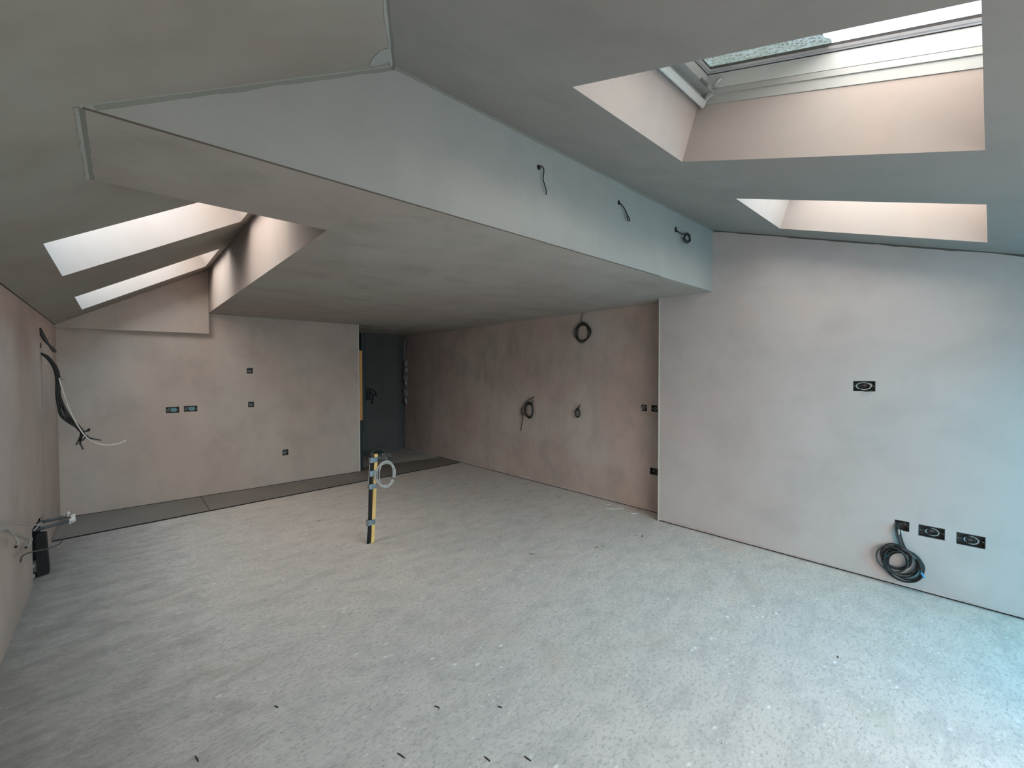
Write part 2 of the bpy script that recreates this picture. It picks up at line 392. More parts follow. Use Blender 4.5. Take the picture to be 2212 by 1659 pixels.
# bulkhead face and the cheek of the roof well
bm = bmesh.new()
add_poly(bm, [(XA, HS), (XR, HS), (XR, HT), (XP, HT)], [], lambda u, v: (u, YB, v))
struct('wall_bulkhead', bm, 'bulk', None, 'grey gable-shaped bulkhead face above the flat ceiling')
bm = bmesh.new()
quad(bm, (XC, Y1, HS), (XC, YL+0.02, HS), (XC, YL+0.02, SLz(XC)+0.03), (XC, Y1, SLz(XC)+0.03))
struct('wall_cheek', bm, 'reveal', None, 'vertical plaster cheek beside the left roof windows')
bm = bmesh.new()   # triangular downstand
for y in (Y3, YL+0.03):
    add_poly(bm, [(XL, HB-0.015), (XC, HB), (XC, SLz(XC)+0.02), (XL, HLW+0.01)], [], lambda u, v, y=y: (u, y, v))
quad(bm, (XL, Y3, HB-0.015), (XC, Y3, HB), (XC, YL+0.03, HB), (XL, YL+0.03, HB-0.015))
quad(bm, (XC, Y3, HB), (XC, YL+0.03, HB), (XC, YL+0.03, SLz(XC)), (XC, Y3, SLz(XC)))
struct('wall_downstand', bm, 'wall', None, 'triangular plaster downstand above the far left wall')

# ------------------------------------------------------------------ walls
def ragged_wall(name, x, y0, y1, z1, holes, mat, label, seed):
    """skim coat on plasterboard: ragged bottom edge, a bare board strip, a dark gap at the floor"""
    n = 90; o = [(y1, z1), (y0, z1)] if False else []
    bot = []
    for k in range(n+1):
        y = y0+(y1-y0)*k/n
        z = 0.020 + 0.016*max(0, noise.noise(Vector((y*2.3, seed, 0)))*2+0.55) + 0.006*noise.noise(Vector((y*19, seed, 1)))
        bot.append((y, max(0.0135, z)))
    bm = bmesh.new(); add_poly(bm, bot + [(y1, z1), (y0, z1)], holes, lambda u, v: (x, u, v))
    w_ = struct(name, bm, mat, None, label)
    bm = bmesh.new(); bx(bm, x+0.004, y0, 0.0135, x+0.014, y1, 0.09)
    struct('bare_board_edge', bm, 'boardpaper', w_)
    bm = bmesh.new(); bx(bm, x+0.02, y0, -0.01, x+0.05, y1, 0.05)
    struct('floor_gap', bm, 'void', w_)
    return w_
ragged_wall('wall_right', XR, YS-0.05, YC, HT+0.02, [rect(y0, z0, y1, z1) for (_, z0, z1, y0, y1) in WR], 'wall_r', 'large pale plaster wall at right', 3.1)
bm = bmesh.new(); quad(bm, (XR, YC, 0), (XR2+0.02, YC, 0), (XR2+0.02, YC, HS), (XR, YC, HS))
struct('wall_return', bm, 'wall_rec', None, 'narrow return where the right wall steps back')
W2 = [('a', 1.124, 1.198, 2.575, 2.645), ('b', 1.124, 1.198, 2.447, 2.520), ('c', 0.425, 0.500, 2.40, 2.535)]
ragged_wall('wall_recess', XR2, YC-0.05, YN, HS+0.01, [rect(y0, z0, y1, z1) for (_, z0, z1, y0, y1) in W2], 'wall_rec', 'set back pinkish plaster wall with hanging cables', 8.8)
WLH = [(0.398, 1.082, 0.527, 1.157), (0.573, 1.087, 0.708, 1.160), (1.252, 1.560, 1.322, 1.633), (1.261, 1.109, 1.331, 1.181), (1.670, 0.405, 1.746, 0.488)]
def ragged_floor_edge(x0, x1, seed):
    out = []
    for k in range(61):
        x = x0+(x1-x0)*k/60
        out.append((x, 0.014+0.010*max(0, noise.noise(Vector((x*2.1, seed, 0)))*2+0.4)+0.003*noise.noise(Vector((x*23, seed, 2)))))
    return out
bm = bmesh.new(); add_poly(bm, ragged_floor_edge(XL, XD, 4.4) + [(XD, HS), (XL, HS)], [rect(*h) for h in WLH], lambda u, v: (u, YL, v))
quad(bm, (XD, YL, 0), (XD, YL+0.1, 0), (XD, YL+0.1, HS), (XD, YL, HS))
quad(bm, (1.5, YL+0.1, 0), (XD, YL+0.1, 0), (XD, YL+0.1, HS), (1.5, YL+0.1, HS))
wl = struct('wall_back', bm, 'wall', None, 'far plaster wall left of the dark doorway')
bm = bmesh.new(); bx(bm, XL, YL+0.008, 0.006, XD-0.002, YL+0.018, 0.07); struct('bare_board_edge', bm, 'boardpaper', wl)
bm = bmesh.new(); bx(bm, XD-0.016, YL-0.003, 0.0, XD+0.002, YL+0.0, HS); bx(bm, XD, YL-0.003, 0, XD+0.002, YL+0.014, HS)
struct('corner_bead', bm, 'bead', wl)
for x, z in ((2.70, 2.23), (2.765, 1.93), (2.60, 2.05), (2.73, 1.52), (2.765, 1.50), (2.66, 1.36), (2.70, 1.07), (2.55, 0.83), (2.735, 0.60), (2.76, 0.16)):
    bm = bmesh.new(); disc(bm, x, YL-0.0002, z, 0.006, 0.006, 0.0008, 10); obj('screw_head', bm, 'fillerdark', wl)
# left wall with its open chase at the floor
SL_Y0, SL_Y1, SL_Z = 4.70, 5.28, 0.405
bm = bmesh.new(); add_poly(bm, [(YS-0.05, 0), (SL_Y0, 0), (SL_Y0+0.01, SL_Z), (SL_Y1, SL_Z-0.01), (SL_Y1, 0), (YL+0.02, 0), (YL+0.02, HLW), (YS-0.05, HLW)], [], lambda u, v: (XL, u, v))
lw = struct('wall_left', bm, 'wall_l', None, 'brownish plaster wall along the left edge')
bm = bmesh.new()
add_poly(bm, rect(SL_Y0-0.05, -0.01, SL_Y1+0.05, SL_Z+0.05), [], lambda u, v: (XL-0.13, u, v))
for y in (SL_Y0-0.05, SL_Y1+0.05): quad(bm, (XL, y, -0.01), (XL-0.13, y, -0.01), (XL-0.13, y, SL_Z+0.05), (XL, y, SL_Z+0.05))
quad(bm, (XL, SL_Y0-0.05, SL_Z+0.05), (XL, SL_Y1+0.05, SL_Z+0.05), (XL-0.13, SL_Y1+0.05, SL_Z+0.05), (XL-0.13, SL_Y0-0.05, SL_Z+0.05))
struct('chase', bm, 'void', lw)
# plaster thickness of the slot edge
bm = bmesh.new()
bx(bm, XL-0.014, SL_Y1, 0, XL-0.0005, SL_Y1+0.012, SL_Z); bx(bm, XL-0.014, SL_Y0-0.012, 0, XL-0.0005, SL_Y0, SL_Z)
struct('chase_edge', bm, 'boardpaper', lw)
# wall behind the camera; its glazed doors are assumed, widened for fill light
GX0, GX1, GZ = 0.2, 4.05, 1.82
bm = bmesh.new(); add_poly(bm, [(XL-0.05, 0), (GX0, 0), (GX0, GZ), (GX1, GZ), (GX1, 0), (XR+0.05, 0), (XR+0.05, 2.15), (XL-0.05, 2.15)], [], lambda u, v: (u, YS, v))
struct('wall_front', bm, 'wall_r', None, 'plaster wall behind the camera with added glazed doors')
# corridor beyond the doorway
bm = bmesh.new()
add_poly(bm, rect(3.425, 0, 4.115, HS), [], lambda u, v: (u, YF, v))
quad(bm, (4.115, YF, 0), (4.115, YN, 0), (4.115, YN, HS), (4.115, YF, HS))
add_poly(bm, rect(4.115, 0, XR2+0.02, HS), [], lambda u, v: (u, YN, v))
add_poly(bm, rect(1.5, 0, 3.425, HS), [], lambda u, v: (u, YF+0.06, v))
quad(bm, (1.6, YL, 0), (1.6, YN, 0), (1.6, YN, HS), (1.6, YL, HS))
cw = struct('wall_corridor', bm, 'corr', None, 'dark blue-grey wall at the end of the corridor')
bm = bmesh.new(); bx(bm, 3.36, YF-0.03, 0.0, 3.425, YF+0.07, HS)
struct('door_1', bm, flat('dark_door_lining', (0.07, 0.085, 0.095), 0.6), None, 'dark door lining strip at the corridor end')
bm = bmesh.new(); bx(bm, 3.425, YF-0.012, 0.0, 3.44, YF+0.0, HS)
struct('trim_1', bm, 'gasket', None, 'black shadow gap beside the corridor door lining')

# ------------------------------------------------------------------ filler strips and beads (trim)
def strip(name, a, b, side, w0, mat, label, seed, rag=0.5, n=60, lift=0.0015, nrm=None):
    a, b, side, nrm = Vector(a), Vector(b), Vector(side), Vector(nrm)
    bm = bmesh.new(); rows = []
    for k in range(n+1):
        t = k/n; p = a.lerp(b, t)
        w_ = w0*(0.75+rag*(1.0*noise.noise(Vector((t*9, seed, 0)))+0.35*noise.noise(Vector((t*40, seed, 3)))))
        rows.append([bm.verts.new(q) for q in (p, p+nrm*lift, p+side*w_+nrm*lift, p+side*w_)])
    for r0, r1 in zip(rows, rows[1:]):
        for j in range(3): bm.faces.new((r0[j], r1[j], r1[j+1], r0[j+1]))
    return struct(name, bm, mat, None, label)
nR = Vector((0, M2, -1)).normalized(); nL = Vector((M1, 0, -1)).normalized()
pk = Vector((XP, YB, HT)); hd = (pk - Vector((XL, yh, HLW))).normalized()
hs = hd.cross(nL).normalized(); hs = hs if hs.x < 0 else -hs
strip('trim_2', pk, pk-hd*1.6, hs, 0.014, 'filler', 'pale filler line down the ceiling valley', 1.0, 0.4, nrm=nL)
hs2 = hd.cross(nR).normalized(); hs2 = hs2 if hs2.x > 0 else -hs2
strip('trim_3', pk, pk-hd*1.6, hs2, 0.016, 'fillerdark', 'dark wet filler beside the ceiling valley', 2.0, 0.4, nrm=nR)
ls = Vector((-1, 0, -M1)).normalized()
strip('trim_4', pk, (XA, YB, HS), (0, -1, 0), 0.011, 'filler', 'pale filler edge along the sloping bulkhead top', 3.0, 0.6, nrm=nL)
strip('trim_5', pk, (XA+0.03, YB, HS+0.017), Vector((M1, 0, -1)).normalized(), 0.020, 'fillerdark', 'dark filler band along the sloping bulkhead top', 4.0, 0.3, nrm=(0, -1, 0))
strip('trim_6', pk, (XR, YB, HT), (0, -1, -M2), 0.010, 'filler', 'pale filler line along the level bulkhead top', 5.0, 0.4, nrm=nR)
strip('trim_7', pk, (XR, YB, HT), (0, 0, -1), 0.011, 'fillerdark', 'dark joint along the level bulkhead top', 6.0, 0.5, nrm=(0, -1, 0))
strip('trim_8', (XA, YB, HS), (XA, Y1, HS), (1, 0, 0), 0.018, 'fillerdark', 'dark filler where the flat ceiling meets the slope', 7.0, 0.2, nrm=(0, 0, -1))
strip('trim_9', (XA, YB, HS), (XA, Y1, HS), (-0.86, 0, -0.5), 0.016, 'filler', 'pale filler edge on the left slope', 8.0, 0.25, nrm=nL)
strip('trim_14', (XL, 0.2, HLW), (XL, Y3, HLW), (1, 0, M1), 0.006, 'void', 'thin dark joint between the left wall and the sloping ceiling', 9.0, 0.2, nrm=nL)
strip('trim_15', (XR, YB, HT), (XR, -1.0, SRz(-1.0)), (0, 0, -1), 0.016, 'smudge_shadow', 'dark uneven joint between the right wall and the ceiling', 10.0, 1.0, nrm=(-1, 0, 0))
strip('trim_16', (XC, YL, HS), (XD, YL, HS), (0, 0, -1), 0.007, 'filler', 'pale filler line along the top of the far wall', 11.0, 0.4, nrm=(0, -1, 0))
strip('trim_17', (XR2, YC, HS), (XR2, YF, HS), (0, 0, -1), 0.008, 'filler', 'pale filler line along the top of the set back wall', 12.0, 0.4, nrm=(-1, 0, 0))
# filler patch at the apex
bm = bmesh.new(); pts = []
for k in range(18):
    a = 2*PI*k/18; rr = 0.075*(1+0.35*noise.noise(Vector((math.cos(a)*2, math.sin(a)*2, 5))))
    pts.append((a, rr))
cx_, cy_ = XP-0.085, YB-0.10
vs = [bm.verts.new((cx_+rr*0.7*math.cos(a), min(YB-0.003, cy_+rr*0.9*math.sin(a)), SLz(cx_+rr*0.7*math.cos(a))-0.002)) for a, rr in pts]
bm.faces.new(vs); struct('trim_10', bm, 'filler', None, 'pale filler patch at the peak of the bulkhead')
bm = bmesh.new(); bx(bm, XA+0.01, YB-0.0015, HS-0.002, 3.2, YB+0.001, HS+0.0035); struct('trim_11', bm, 'smudge_shadow', None, 'thin dark line painted for the edge bead shadow along the bulkhead bottom')  # dark strip stands for the shadow of the angle bead
# white bead at the outer corner of the right wall
bm = bmesh.new(); bx(bm, XR-0.002, YC-0.012, 0.0, XR+0.0, YC+0.002, HS); struct('trim_12', bm, 'bead', None, 'pale corner bead at the end of the right wall')
# torn white patch on the corridor ceiling
bm = bmesh.new(); rnd = random.Random(5)
for k in range(9):
    x = 2.95+0.075*k+rnd.uniform(-0.02, 0.02); y = 6.98-0.03*k*0.1+rnd.uniform(-0.04, 0.04); l = rnd.uniform(0.02, 0.05)
    bx(bm, x, y, HS-0.003, x+l, y+rnd.uniform(0.015, 0.035), HS-0.0005)
struct('trim_13', bm, 'chip', None, 'torn white patch on the corridor ceiling')

# ------------------------------------------------------------------ roof windows
def make_window(name, label, origin, e1, e2, w_, l_, detail, patch=False):
    n_ = e1.cross(e2).normalized()
    mt = Matrix((e1, e2, n_)).transposed().to_4x4(); mt.translation = Vector(origin)
    root = bpy.data.objects.new(name, None); C.objects.link(root); root.matrix_world = mt; root.empty_display_size = 0.1
    root['kind'] = 'structure'; root['label'] = label; root['category'] = 'window'
    D0, D1, D2, D3, DP = 0.268, 0.312, 0.338, 0.398, 0.420
    def ring(bm, prof):
        """prof: (inset, height) profile swept round the opening"""
        loops = []
        for i, z in prof: loops.append([bm.verts.new(p) for p in ((i, i, z), (w_-i, i, z), (w_-i, l_-i, z), (i, l_-i, z))])
        for a, b in zip(loops, loops[1:]):
            for k in range(4): bm.faces.new((a[k], a[(k+1) % 4], b[(k+1) % 4], b[k]))
    bm = bmesh.new(); ring(bm, [(0, 0), (0, D0+0.005)]); obj('reveal', bm, 'reveal', root)
    bm = bmesh.new(); ring(bm, [(-0.02, D0+0.004), (-0.006, D0+0.004), (-0.006, D0-0.0), (-0.003, D0)]); obj('shadow_gap', bm, 'gasket', root)
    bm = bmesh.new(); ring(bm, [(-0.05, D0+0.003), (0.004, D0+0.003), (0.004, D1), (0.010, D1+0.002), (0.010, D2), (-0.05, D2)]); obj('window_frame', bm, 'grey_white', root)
    bm = bmesh.new(); ring(bm, [(-0.05, D2+0.001), (0.006, D2+0.001), (0.010, D2+0.003), (0.018, D3), (0.020, D3+0.003), (-0.05, D3+0.004)]); obj('sash', bm, 'white', root)
    bm = bmesh.new(); ring(bm, [(-0.05, D3+0.003), (0.0175, D3+0.003), (0.0175, D3+0.007), (-0.05, D3+0.007)]); obj('gasket', bm, 'gasket', root)
    bm = bmesh.new(); ring(bm, [(-0.05, D3+0.007), (0.023, D3+0.007), (0.025, D3+0.012), (0.031, D3+0.013), (0.036, DP), (-0.05, DP)]); obj('glazing_bead', bm, 'alu', root)
    bm = bmesh.new(); quad(bm, (0.03, 0.03, DP), (w_-0.03, 0.03, DP), (w_-0.03, l_-0.03, DP), (0.03, l_-0.03, DP)); obj('pane', bm, 'glass', root)
    bm = bmesh.new(); ring(bm, [(-0.05, 0.0), (-0.05, DP+0.02), (0.02, DP+0.02), (0.02, DP+0.005)]); obj('outer_kerb', bm, 'void', root)
    if detail:
        # ventilation flap at the top of the sash: a rounded bar with curved end arms
        bm = bmesh.new(); prof = []
        for k in range(10):
            a = PI*k/9; prof.append((0.014*math.cos(a), 0.020*math.sin(a)))
        prof += [(-0.014, -0.012), (0.014, -0.012)]
        yb, zb = l_-0.032, D0+0.006
        rows = [[bm.verts.new((x, yb+p[0]*0.8, zb-p[1])) for p in prof] for x in (0.004, w_-0.004)]
        for k in range(len(prof)): bm.faces.new((rows[0][k], rows[0][(k+1) % len(prof)], rows[1][(k+1) % len(prof)], rows[1][k]))
        bm.faces.new(rows[0]); bm.faces.new(rows[1][::-1])
        obj('ventilation_flap', bm, 'white', root, False)
        for x in (0.006, w_*0.5, w_-0.016):
            bm = bmesh.new(); n = 8; rows = []
            for xx in (x, x+0.010):
                r_ = []
                for k in range(n+1):
                    a = PI/2*k/n; r_.append(bm.verts.new((xx, yb-0.008-0.040*(1-math.cos(a)), zb-0.012+0.046*math.sin(a))))
                for k in range(n, -1, -1):
                    a = PI/2*k/n; r_.append(bm.verts.new((xx, yb-0.002-0.030*(1-math.cos(a)), zb+0.004+0.046*math.sin(a))))
                rows.append(r_)
            m_ = len(rows[0])
            for k in range(m_): bm.faces.new((rows[0][k], rows[0][(k+1) % m_], rows[1][(k+1) % m_], rows[1][k]))
            bm.faces.new(rows[0]); bm.faces.new(rows[1][::-1])
            obj('flap_arm', bm, 'white', root)
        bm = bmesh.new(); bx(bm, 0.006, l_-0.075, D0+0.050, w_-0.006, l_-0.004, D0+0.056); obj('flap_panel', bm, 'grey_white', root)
        bm = bmesh.new(); bx(bm, w_-0.16, l_-0.080, D0+0.046, w_-0.09, l_-0.073, D0+0.058); obj('latch', bm, 'galv_hi', root)
        bm = bmesh.new()
        tube(bm, [(w_-0.016, l_-0.070, D2+0.008), (w_-0.020, l_-0.085, D2+0.025), (w_-0.022, l_-0.10, D2+0.038)], 0.007, 10); obj('corner_cap', bm, 'white', root, True)
    if patch:
        bm = bmesh.new(); n = 40; rnd = random.Random(3)
        y_end = 0.60
        o_ = [(w_-0.034, l_-0.034), (0.10, l_-0.034)]
        for k in range(n+1):
            x = 0.10+(w_-0.134)*k/n
            o_.append((x, y_end + 0.012*noise.noise(Vector((x*14, 2, 0))) + 0.01*rnd.uniform(-1, 1)))
        add_poly(bm, o_, [], lambda u, v: (u, v, DP-0.001)); obj('wet_patch', bm, 'wet', root, label='pebbled grey wet patch on the glass')
    pm = mt @ Matrix.Translation((w_/2, l_/2, DP+0.03))
    portal('daylight_'+name, pm, w_, l_)
    return root
c2 = math.sqrt(1+M2*M2); l2 = (RY[1]-RY[0])*c2
e2r = Vector((0, 1/c2, M2/c2))
for k, (a, b) in enumerate(ceil_r_open):
    make_window('window_%d' % (k+1), ['large white roof window overhead at upper right', 'roof window opening near the right wall'][k], (a, RY[0], SRz(RY[0])), Vector((1, 0, 0)), e2r, b-a, l2, True, k == 0)
c1 = math.sqrt(1+M1*M1); l1 = (LX[1]-LX[0])*c1
e2l = Vector((1/c1, 0, M1/c1))
for k, (a, b) in enumerate(ceil_l_open):
    make_window('window_%d' % (k+3), ['nearer roof window in the left slope', 'farther roof window in the left slope'][k], (LX[0], b, SLz(LX[0])), Vector((0, -1, 0)), e2l, b-a, l1, False)
# unseen glazed doors, added behind the camera as a source of fill light
root = bpy.data.objects.new('added_door', None); C.objects.link(root); root.location = (GX0, YS, 0)
root['kind'] = 'structure'; root['label'] = 'unseen glazed double doors added behind the camera for fill light'; root['category'] = 'door'
gw = GX1-GX0
bm = bmesh.new()
bx(bm, 0, -0.08, 0, 0.06, 0, GZ); bx(bm, gw-0.06, -0.08, 0, gw, 0, GZ); bx(bm, 0.06, -0.08, GZ-0.06, gw-0.06, 0, GZ); bx(bm, 0.06, -0.08, 0, gw-0.06, 0, 0.05)
obj('added_door_frame', bm, 'white', root)
LF = 2.55
bm = bmesh.new(); bx(bm, LF-GX0-0.04, -0.07, 0.05, LF-GX0+0.04, -0.01, GZ-0.06); obj('added_door_mullion', bm, 'white', root)
bm = bmesh.new(); quad(bm, (0.05, -0.04, 0.04), (LF-GX0, -0.04, 0.04), (LF-GX0, -0.04, GZ-0.05), (0.05, -0.04, GZ-0.05)); obj('pane', bm, 'glass', root)  # clear pane of the added doors
bm = bmesh.new(); quad(bm, (LF-GX0, -0.04, 0.04), (gw-0.05, -0.04, 0.04), (gw-0.05, -0.04, GZ-0.05), (LF-GX0, -0.04, GZ-0.05)); obj('pane', bm, 'cyan_tint', root, label='blue tinted pane added to cast cyan light into the room')  # tinted pane added to throw a cyan cast over floor and right wall
portal('daylight_door', Matrix.Translation((GX0+gw/2, YS-0.1, GZ/2)) @ Matrix.Rotation(PI/2, 4, 'X'), gw, GZ)

# ------------------------------------------------------------------ boards covering the floor trench
def board(x0, x1, label):
    f = lambda x: 5.853+0.075*x
    b = lambda x: YL-0.016 if x < XD-0.02 else 6.91
    bm = bmesh.new(); o_ = [(x0, f(x0)), (x1, f(x1))]
    if x1 > XD: o_ += [(x1, 6.80), (XD+0.012, 6.92), (XD+0.012, YL-0.016)]
    else: o_ += [(x1, b(x1))]
    o_ += [(x0, YL-0.016)]
    n = len(o_); lo = [bm.verts.new((p[0], p[1], 0.0005)) for p in o_]; hi = [bm.verts.new((p[0], p[1], 0.011)) for p in o_]
    bm.faces.new(hi); bm.faces.new(lo[::-1])
    for k in range(n): bm.faces.new((lo[k], lo[(k+1) % n], hi[(k+1) % n], hi[k]))
    o_b = tag(obj('floor_board', bm, 'strip'), label, 'board', 'floor boards along the far wall')
    bm = bmesh.new(); quad(bm, (x0, f(x0)-0.008, 0.0008), (x1, f(x1)-0.008, 0.0008), (x1, f(x1), 0.0112), (x0, f(x0), 0.0112)); obj('edge_shadow_strip', bm, 'void', o_b, label='black strip painted for the shadow line at the board front')  # black strip stands for the shade line along the board front
    return o_b
bm = bmesh.new(); quad(bm, (XL, YL-0.022, 0.001), (XD, YL-0.022, 0.001), (XD, YL-0.001, 0.0135), (XL, YL-0.001, 0.0135)); struct('floor_gap', bm, 'void', wl)
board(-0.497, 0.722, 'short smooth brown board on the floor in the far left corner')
bm = bmesh.new(); bx(bm, 0.7225, 5.91, 0.0008, 0.7275, YL-0.018, 0.0095)
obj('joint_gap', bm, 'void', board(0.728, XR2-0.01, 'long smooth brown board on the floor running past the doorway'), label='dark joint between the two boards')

# ------------------------------------------------------------------ wall boxes
def back_box(label, loc, rotz, w_, h_, kind, seed, group):
    """steel back box sunk in the wall; local x along the wall, +y into the wall, z up; loc = centre of the cut-out"""
    t = thing('back_box', label, 'electrical box', loc, rotz, group); rnd = random.Random(seed)
    d, e = 0.038, 0.0035
    bm = bmesh.new(); a, b = w_/2-e, h_/2-e
    bx(bm, -w_/2-0.012, d, -h_/2-0.012, w_/2+0.012, d+0.003, h_/2+0.012)
    bx(bm, -a-e-0.004, 0.0005, -b-e-0.004, -a, d+0.001, b+e+0.004); bx(bm, a, 0.0005, -b-e-0.004, a+e+0.004, d+0.001, b+e+0.004)
    bx(bm, -a, 0.0005, b, a, d+0.001, b+e+0.004); bx(bm, -a, 0.0005, -b-e-0.004, a, d+0.001, -b)
    obj('steel_box', bm, 'galv', t)
    y = d-0.001
    xs = (-w_*0.30, 0, w_*0.30) if w_ > 0.1 else (-w_*0.12, w_*0.22)
    for x in xs:
        bm = bmesh.new(); disc(bm, x, y, rnd.uniform(-0.1, 0.1)*h_, 0.011, 0.011, 0.002, 18); obj('knockout', bm, 'galv_hi', t)
    for s in (-1, 1):
        bm = bmesh.new(); disc(bm, s*(a-0.006), 0.016, 0, 0.005, 0.005, 0.004, 12); obj('lug', bm, 'galv_hi', t)
    if kind == 'loop':
        bm = bmesh.new(); torus(bm, -0.005, 0.010, 0.0, w_*0.33, h_*0.34, 0.0038); tube(bm, catmull([(w_*0.1, d-0.004, h_*0.2), (w_*0.28, 0.02, h_*0.25), (w_*0.33, 0.012, 0)], 6), 0.0038, 8)
        obj('cable', bm, 'gry', t, True); bm = bmesh.new(); torus(bm, 0.004, 0.018, -0.004, w_*0.27, h_*0.30, 0.004); obj('cable', bm, 'blk', t, True)
        bm = bmesh.new(); tube(bm, catmull([(-0.03, 0.02, -h_*0.2), (-0.01, -0.012, -h_*0.42), (0.02, -0.014, -h_*0.48), (0.045, 0.0, -h_*0.40), (0.05, 0.02, -h_*0.1)], 6), 0.0035, 8); obj('cable', bm, 'blk', t, True)
    if kind == 'blue':
        bm = bmesh.new(); disc(bm, w_*0.10, 0.020, 0.0, w_*0.26, h_*0.33, 0.004); o_ = obj('cover', bm, 'bluegrey', t, False, label='pale blue oval plastic cover')
        for x in (0.0, 0.032):
            bm = bmesh.new(); disc(bm, w_*0.06+x, 0.0158, 0.0, 0.0045, 0.0045, 0.001, 12); obj('screw_hole', bm, 'gasket', o_)
        bm = bmesh.new(); tube(bm, catmull([(-w_*0.35, d-0.003, -h_*0.2), (-w_*0.33, 0.015, h_*0.1), (-w_*0.22, 0.012, h_*0.3), (-w_*0.12, 0.02, 0.01)], 6), 0.003, 8); obj('cable', bm, 'gry', t, True)
    if kind == 'curl':
        bm = bmesh.new(); tube(bm, catmull([(-0.010, d-0.003, 0.015), (-0.018, 0.018, 0.006), (-0.014, 0.012, -0.012), (0.006, 0.012, -0.018), (0.014, 0.02, 0.0)], 6), 0.0032, 8); obj('cable', bm, 'gry', t, True)
    if kind == 'out':
        bm = bmesh.new(); tube(bm, catmull([(-0.010, d-0.003, 0.020), (-0.012, 0.0, 0.018), (-0.014, -0.020, -0.008), (-0.022, -0.022, -0.026)], 6), 0.0035, 8); obj('cable', bm, 'wht', t, True)
        bm = bmesh.new(); tube(bm, catmull([(0.006, d-0.003, 0.020), (0.006, 0.0, 0.012), (0.004, -0.010, -0.010), (-0.004, -0.012, -0.026)], 6), 0.003, 8); obj('cable', bm, 'gry', t, True)
    if kind == 'dense':
        for q in range(3):
            bm = bmesh.new(); torus(bm, -0.008+0.010*q, 0.010+0.007*q, -0.002*q, w_*(0.22+0.03*q), h_*(0.26+0.05*(q % 2)), 0.0035); obj('cable', bm, 'gry' if q == 1 else 'blk', t, True)
    return t
gR, gL, gC = 'empty back boxes low on the right wall', 'empty back boxes in the far left wall', 'back boxes in the set back wall'
RZ = -PI/2
back_box('double back box with a grey cable loop, high on the right wall', (XR, 0.639, 1.449), RZ, 0.132, 0.078, 'loop', 1, 'back boxes in the right wall')
back_box('square back box with cables dropping to the big black coil', (XR, 0.412, 0.448), RZ, 0.080, 0.072, 'none', 2, gR)
back_box('double back box in the right wall, middle of the row of three', (XR, 0.2585, 0.442), RZ, 0.133, 0.080, 'dense', 3, gR)
back_box('double back box in the right wall, rightmost of the row of three', (XR, 0.0715, 0.438), RZ, 0.133, 0.080, 'dense', 4, gR)
back_box('square back box with pale cable tails, left of the pair by the corner', (XR2, 2.610, 1.161), RZ, 0.070, 0.074, 'out', 5, gC)
back_box('square back box with a curled cable, right against the wall corner', (XR2, 2.4835, 1.161), RZ, 0.073, 0.074, 'curl', 6, gC)
back_box('double back box low beside the corner of the right wall', (XR2, 2.4675, 0.4625), RZ, 0.135, 0.075, 'dense', 7, gC)
back_box('double back box with pale blue cover, left one of the far wall pair', (0.4625, YL, 1.1195), 0, 0.129, 0.075, 'blue', 8, gL)
back_box('double back box with pale blue cover, right one of the far wall pair', (0.6405, YL, 1.1235), 0, 0.135, 0.073, 'blue', 9, gL)
back_box('single back box in the far wall, topmost one', (1.287, YL, 1.5965), 0, 0.070, 0.073, 'curl', 10, gL)
back_box('single back box in the far wall, level with the blue covers', (1.296, YL, 1.145), 0, 0.070, 0.072, 'curl', 11, gL)
back_box('single back box in the far wall, lowest near the floor', (1.708, YL, 0.4465), 0, 0.076, 0.083, 'curl', 12, gL)

# ------------------------------------------------------------------ cable coils
# big black coil under the square box (right wall)
t = thing('cable_coil', 'large tangled coil of black cables hanging low on the right wall', 'cable coil', (XR, 0.421, 0.182), RZ)
for k, (dx, dz, rx, rz, tn, m_) in enumerate([(-0.020, 0.045, 0.090, 0.074, 4, 'blk'), (0.010, 0.020, 0.105, 0.090, 5, 'blk'), (0.030, 0.000, 0.108, 0.098, 5, 'blk_green'), (-0.035, 0.032, 0.098, 0.078, 3, 'dgry'), (0.024, -0.010, 0.112, 0.100, 4, 'blk')]):
    bm = bmesh.new(); tube(bm, coil_points(dx, -0.028-0.004*k, dz, rx*0.93, rz*1.04, tn, 20+k, 0.15, 0.016, 0.03), 0.0036, 7)
    obj('cable', bm, m_, t, True)
for k, (x0, m_) in enumerate([(-0.030, 'dgry'), (-0.022, 'blk'), (-0.012, 'dgry'), (-0.004, 'blk')]):
    cable('cable_tail', [(x0+0.012, 0.034, 0.292), (x0+0.004, 0.002, 0.278), (x0+0.006, -0.030, 0.235), (x0+0.022, -0.040, 0.170), (x0+0.040, -0.034, 0.118), (x0+0.075, -0.03, 0.080)], 0.0042, m_, t)
for p, q in (((-0.003, -0.036, 0.245), (-0.001, -0.040, 0.210)), ((0.011, -0.040, 0.245), (0.016, -0.043, 0.212))):
    bm = bmesh.new(); tube(bm, [p, q], 0.0055, 8); obj('pale_tape', bm, 'gry', t, True)
bm = bmesh.new(); tube(bm, catmull([(0.010, -0.045, 0.118), (0.055, -0.050, 0.098), (0.085, -0.050, 0.060)], 6), 0.0085, 8); obj('tape_binding', bm, 'dgry', t, True)
bm = bmesh.new(); tube(bm, catmull([(0.118, -0.052, -0.020), (0.126, -0.056, -0.034), (0.134, -0.050, -0.052)], 5), 0.0060, 8); obj('tape', bm, 'blue', t, True, label='blue tape round the cables')
bm = bmesh.new(); tube(bm, [(-0.072, -0.034, 0.036), (-0.076, -0.034, 0.016)], 0.0065, 8); obj('tape', bm, 'blue', t, True, label='blue tape round the cables')

